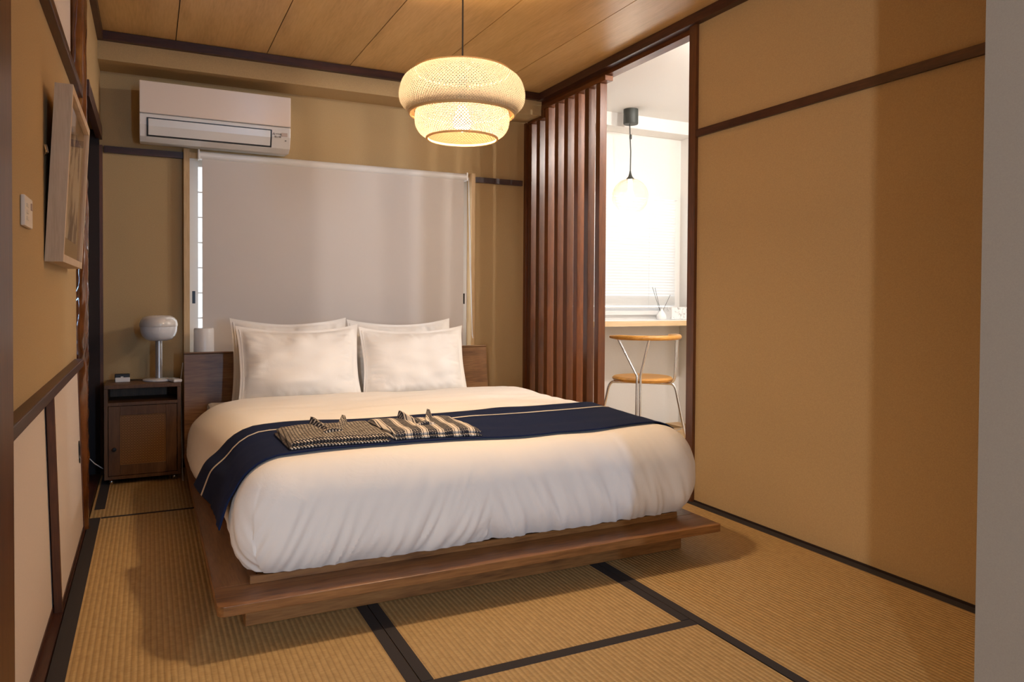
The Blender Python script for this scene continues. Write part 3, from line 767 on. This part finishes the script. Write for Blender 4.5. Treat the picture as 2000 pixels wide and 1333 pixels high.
# ------------------------------------------------------------------ nightstand and the things on it
ns = thing('nightstand', 'small walnut nightstand with open shelf and cane door beside the bed', 'nightstand', (-.028, 4.25, 0))
h0, h1, hwn, dp = .030, .512, .177, .275
def nb(n, x0, x1, y0, y1, z0, z1, m=NSTAND, **k): return box(n, x0, x1, y0, y1, z0, z1, m, ns, **k)
nb('top_board', -hwn, hwn, -.003, dp, h1-.020, h1, bevel=.0015)
nb('side_board', -hwn, -hwn+.016, 0, dp, h0, h1-.0205); nb('side_board', hwn-.016, hwn, 0, dp, h0, h1-.0205)
nb('shelf', -hwn+.0165, hwn-.0165, 0, dp-.01, .405, .421); nb('bottom_board', -hwn+.0165, hwn-.0165, 0, dp-.01, h0, h0+.016)
nb('back_board', -hwn+.0165, hwn-.0165, dp-.009, dp, h0, h1-.0205)
dx0, dx1, dz0, dz1 = -hwn+.019, hwn-.019, h0+.019, .402
door = nb('door', dx0, dx0+.052, -.0005, .016, dz0, dz1, bevel=.001)
for a in ((dx1-.052, dx1, dz0, dz1), (dx0+.0525, dx1-.0525, dz1-.046, dz1), (dx0+.0525, dx1-.0525, dz0, dz0+.052)):
    box('door_rail', a[0], a[1], -.0005, .016, a[2], a[3], NSTAND, door, bevel=.001)
ca = MB(); x0, x1, z0, z1 = dx0+.0525, dx1-.0525, dz0+.0525, dz1-.0465
sp_ = .0128
n = int((x1-x0)/sp_); dx_ = (x1-x0)/n
for i in range(n+1):
    for o_ in (-.0022, .0022): x = min(max(x0+i*dx_+o_, x0+.001), x1-.001); ca.box(x-.0011, x+.0011, .0050, .0058, z0, z1)
nzc = int((z1-z0)/sp_); dz_ = (z1-z0)/nzc
for i in range(nzc+1):
    for o_ in (-.0022, .0022): z = min(max(z0+i*dz_+o_, z0+.001), z1-.001); ca.box(x0, x1, .0042, .0050, z-.0011, z+.0011)
for i in range(-nzc, n+1):
    for sg in (1, -1):
        a0, a1 = max(0, i), min(n, i+nzc)
        if a1 <= a0: continue
        pts = [(x0+q*dx_, z0+(q-i)*dz_ if sg > 0 else z1-(q-i)*dz_) for q in (a0, a1)]
        w_ = .0013
        ca.add([(pts[0][0]-w_, .0036, pts[0][1]), (pts[0][0]+w_, .0036, pts[0][1]), (pts[1][0]+w_, .0036, pts[1][1]), (pts[1][0]-w_, .0036, pts[1][1])], [(0,1,2,3)])
cp = obj('cane_panel', ca, CANE, door); cp['kind'] = 'stuff'
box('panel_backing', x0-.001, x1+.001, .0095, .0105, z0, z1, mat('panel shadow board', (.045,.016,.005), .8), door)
obj('knob', MB().lathe([(.0001,.020),(.009,.019),(.0105,.014),(.006,.006),(.005,0)], 18).map(lambda p: Vector((dx0+.026+p.x, -.0006-p.z, .185+p.y))), BLACK, door, smooth=True)
for x in (-hwn+.03, hwn-.03):
    for y in (.03, dp-.03):
        obj('caster', MB().lathe([(.0001,-.008),(.012,-.008),(.014,-.005),(.014,.005),(.012,.008),(.0001,.008)], 16).map(lambda p, x=x, y=y: Vector((x+p.z, y+p.x, .0145+p.y))), CHROME if y < .1 else BLACK, ns, smooth=True)

tl = thing('mushroom_table_lamp', 'white mushroom shaped table lamp switched off on the nightstand', 'lamp', (.047, 4.400, .5125))
obj('base', MB().lathe([(.0001,0),(.078,0),(.080,.003),(.079,.008),(.070,.011),(.018,.013),(.0001,.013)], 40), LAMPW, tl, smooth=True)
obj('stem', MB().lathe([(.0175,.0135),(.0170,.02),(.0170,.225)], 28), LAMPM, tl, smooth=True)
obj('diffuser', MB().lathe([(.0001,.213),(.045,.214),(.066,.222),(.082,.240),(.090,.262),(.0915,.280),(.0915,.292)], 44), LAMPW, tl, smooth=True)
obj('shade_cap', MB().lathe([(.0935,.290),(.0945,.293),(.0945,.304),(.090,.322),(.078,.338),(.060,.347),(.030,.351),(.0001,.352)], 44), LAMPT, tl, smooth=True)
obj('power_cable', MB().tube([(-.078, .02, .004), (-.11, .03, .0035), (-.16, .045, .0035), (-.20, .06, .0035)], .0022, 6), CORD, tl, smooth=True)
dk = thing('charging_dock', 'small black and white charging dock on the nightstand', 'charger', (-.128, 4.385, .5125))
box('back_plate', -.034, .036, .004, .030, 0, .042, BLACK, dk, bevel=.003)
box('cradle', -.032, .037, -.012, .0035, 0, .024, WHITE, dk, bevel=.003)
box('connector', -.006, .006, -.006, .0, .0245, .029, WHITE, dk)
rm = thing('remote_control', 'white remote control lying on the nightstand edge by the bed', 'remote control', (.118, 4.315, .5125), R(18))
box('shell', -.022, .022, -.060, .060, 0, .016, WHITE, rm, bevel=.005)
box('screen', -.016, .016, .015, .048, .0161, .0167, mat('grey display', (.28,.30,.28), .3), rm)
for k in range(4): box('button', -.012+.016*(k % 2), -.002+.016*(k % 2), -.03+.02*(k//2), -.020+.02*(k//2), .0161, .0172, mat('grey button', (.45,.45,.47), .5), rm)
# cables by the bed and in the recess
tag(obj('white_cable', MB().tube([(.166, 4.44, .60), (.160, 4.43, .55), (.154, 4.42, .50), (.154, 4.40, .42), (.156, 4.38, .33), (.157, 4.36, .22), (.158, 4.33, .12), (.157, 4.30, .035), (.158, 4.25, .0045), (.157, 4.20, .0045)], .003, 6), CABLE, smooth=True), 'white cable hanging between nightstand and headboard', 'cable')
rt_ = thing('router', 'white router box in the dark recess beside the nightstand', 'router', (-.36, 4.40, .012))
box('case', -.06, .065, -.02, .02, .225, .335, WHITE, rt_, bevel=.004)
box('stand', -.05, .055, -.018, .018, 0, .2245, DARK, rt_)
tag(obj('thin_cable', MB().tube([(-.30, 4.37, .235), (-.29, 4.33, .15), (-.25, 4.30, .11), (-.222, 4.29, .09), (-.212, 4.30, .08)], .0025, 6), CABLE, smooth=True), 'thin pale cable running from the recess behind the nightstand', 'cable')

# ------------------------------------------------------------------ picture and wall switch
pf = thing('framed_picture', 'deep ash wood frame with ink picture on the plaster wall', 'picture', (XL, 2.45, 1.064))
W_, H_, D_ = .66, .505, .046; ft = .022
def tiltp(p): return Vector((p.x+.027*p.z/H_, p.y, p.z))
def fb(nm, a, m, par=pf, bev=0): return obj(nm, MB().box(*a).map(tiltp), m, par, bevel=bev)
fb('frame_side', (.001, D_, 0, ft, 0, H_), FRAMEW); fb('frame_side', (.001, D_, W_-ft, W_, 0, H_), FRAMEW)
fb('frame_side', (.001, D_, ft+.0003, W_-ft-.0003, 0, ft), FRAMEW); fb('frame_side', (.001, D_, ft+.0003, W_-ft-.0003, H_-ft, H_), FRAMEW)
mp_ = fb('mount', (D_-.018, D_-.016, ft, W_-ft, ft, H_-ft), MATB)
fb('artwork', (D_-.0155, D_-.015, ft+.07, W_-ft-.07, ft+.06, H_-ft-.06), ART)
obj('glazing', MB().add([(D_-.008, ft, ft), (D_-.008, W_-ft, ft), (D_-.008, W_-ft, H_-ft), (D_-.008, ft, H_-ft)], [(0,1,2,3)]).map(tiltp), PGLASS, pf)
obj('hanging_hook', MB().tube([(.004, -.002, .30), (.010, -.012, .305), (.006, -.012, .325)], .004, 8), CHROME, pf, smooth=True)
sw = thing('wall_switch', 'small white wall controller plate under the framed picture', 'switch', (XL, 2.085, 1.165))
box('plate', .0005, .010, -.062, .062, -.036, .036, mat('ivory plate', (.78,.68,.56), .5), sw, bevel=.003)
box('button', .0101, .012, .028, .048, .008, .024, mat('brown key', (.45,.30,.20), .5), sw)
for k in range(3): box('key', .0101, .0112, -.04, -.010, -.020+.015*k, -.012+.015*k, mat('cream key', (.70,.60,.48), .5), sw)

# ------------------------------------------------------------------ kitchen: globe pendant, chair, reed diffuser, marble box
gp = thing('globe_pendant_lamp', 'lit round glass globe pendant lamp with dark ceiling cup in the kitchen', 'lamp', (3.05, 4.33, 1.555))
GR = .128; gz_ = GR
obj('ceiling_cup', MB().lathe([(.0001,KZ-1.555),(.051,KZ-1.555),(.052,KZ-1.565),(.052,KZ-1.655),(.049,KZ-1.660),(.0001,KZ-1.660)], 32), CANOPY, gp, smooth=True)
obj('cord', MB().tube([(0,0,.30),(.002,0,.45),(-.004,0,.54),(-.008,0,KZ-1.655)], .0042, 8), CANOPY, gp, smooth=True)
obj('cord_clamp', MB().lathe([(.004,.535),(.009,.540),(.009,.565),(.004,.570)], 14), CANOPY, gp, smooth=True)
obj('socket_cone', MB().lathe([(.0045,.315),(.008,.295),(.014,.275),(.030,.256),(.031,.250),(.0001,.249)], 24), CANOPY, gp, smooth=True)
prof = [(.028,.248)]
for k in range(1, 23):
    a = math.pi*(.10+.74*k/22); prof.append((GR*math.sin(a), GR+.004+GR*math.cos(a)))
obj('globe', MB().lathe(prof, 44), GLOBEM, gp, smooth=True)
obj('bulb', MB().lathe([(.0001,.10),(.022,.105),(.030,.125),(.026,.155),(.014,.185),(.014,.247)], 20), emis('white lit bulb', (1,.93,.82), 14), gp, smooth=True)
point_light('globe_light', (3.05, 4.33, 1.63), .03, 2.2, (1, .86, .68))
# ceiling downlights of the kitchen (out of view)
for x, y, p in ((3.38, 2.75, 50), (2.72, 2.70, 32)):
    t = thing('ceiling_downlight', 'white round recessed downlight in the kitchen ceiling nearer the '+('outer wall' if x > 3 else 'bedroom wall'), 'light', (x, y, KZ), 0, 'kitchen ceiling downlights')
    obj('trim_ring', MB().lathe([(.036,-.001),(.050,-.001),(.050,-.006),(.038,-.008),(.036,-.001)], 28), WHITE, t, smooth=True)
    obj('lens', MB().lathe([(.0001,-.0015),(.0355,-.0015)], 28), emis('lit lens', (1,.93,.84), 8), t)
    point_light('downlight', (x, y, KZ-.05), .035, p, (1, .94, .88))

ch = thing('round_seat_chair', 'honey wood chair with round seat and chrome legs at the kitchen counter', 'chair', (2.895, 3.955, 0))
SR, SZ = .196, .462
obj('seat', MB().lathe([(.0001,SZ-.004),(.10,SZ-.003),(.165,SZ),(.186,SZ-.002),(.196,SZ-.012),(.190,SZ-.026),(.17,SZ-.032),(.0001,SZ-.032)], 56), CHAIRW, ch, smooth=True)
vd = Vector((.591, .807, 0))          # camera to chair direction: az 0 = right, -90 = towards the camera
rv = Vector((.807, -.591, 0))
def az(a, r, z): a = R(a); return rv*(r*math.cos(a)) + vd*(r*math.sin(a)) + Vector((0, 0, z))
arc = [az(-150+ (192*k/40), .234, .722) for k in range(41)]
rail_r = [.010+.006*min(1, k/4, (40-k)/4) for k in range(41)]
obj('back_rail', MB().tube(arc, rail_r, 12), CHAIRW, ch, smooth=True)
def leg(pts, nm='leg', r=.0088): return obj(nm, MB().tube(pts, r, 10), CHROME, ch, smooth=True)
def bend(a, b, c, n=8): return [Vector(a)*(1-t)**2+Vector(b)*2*t*(1-t)+Vector(c)*t*t for t in (k/n for k in range(n+1))]
ub = SZ-.042
for sgn, atop, rt0 in ((-1, -131, .226), (1, -80, .226)):   # two tubes: a V under the rail, together a leg below
    base = az(-96+sgn*3, .205, 0)
    pts = [az(atop, .232, .712), base+Vector((0,0,SZ+.02))]+bend(base+Vector((0,0,SZ-.005)), base+Vector((0,0,SZ-.05)), base*1.02+Vector((0,0,SZ-.11)))+[base*1.08+Vector((0,0,.004))]
    leg(pts, 'rear_leg', .0085)
for a in (-12, 180):
    top = az(a, .12, ub); knee = az(a, .215, ub); mid = az(a, .225, ub-.07); foot = az(a, .300, .004)
    leg([az(a, .02, ub)]+[top]+bend(az(a, .185, ub), knee, mid)+[foot])
    obj('foot_cap', MB().tube([az(a, .2985, .001), az(a, .2975, .012)], .0105, 10), BLACK, ch, smooth=True)
for da in (-3, 3):
    leg([az(-22+da, .232, .712), az(-20+da, .222, SZ+.05)]+bend(az(-20+da, .220, SZ+.02), az(-20+da, .216, ub+.004), az(-20+da, .17, ub+.004)), 'rail_support', .006)
obj('stretcher_ring', MB().tube([az(-96+k*72/10, .255, .135) for k in range(13)], .003, 8), CHROME, ch, smooth=True)

rd = thing('reed_diffuser', 'small white bottle with three dark reeds on the kitchen counter', 'diffuser', (3.427, 4.45, .8125))
obj('bottle', MB().lathe([(.0001,0),(.034,0),(.037,.004),(.036,.03),(.022,.055),(.013,.065),(.012,.080),(.009,.080)], 28), mat('white ceramic', (.84,.84,.84), .25), rd, smooth=True)
for dx, dy, h in ((-.078, .01, .24), (-.062, .0, .235), (.080, .0, .185)):
    obj('reed', MB().tube([(dx*.02, 0, .02), (dx*.25, dy*.3, .08), (dx, dy, h)], .0016, 6), CORD, rd)
mb_ = tag(box('marble_box', 3.50, 3.70, 4.42, 4.54, .8125, .905, MARBLE, bevel=.004), 'low white box with grey marble veins on the kitchen counter', 'box')
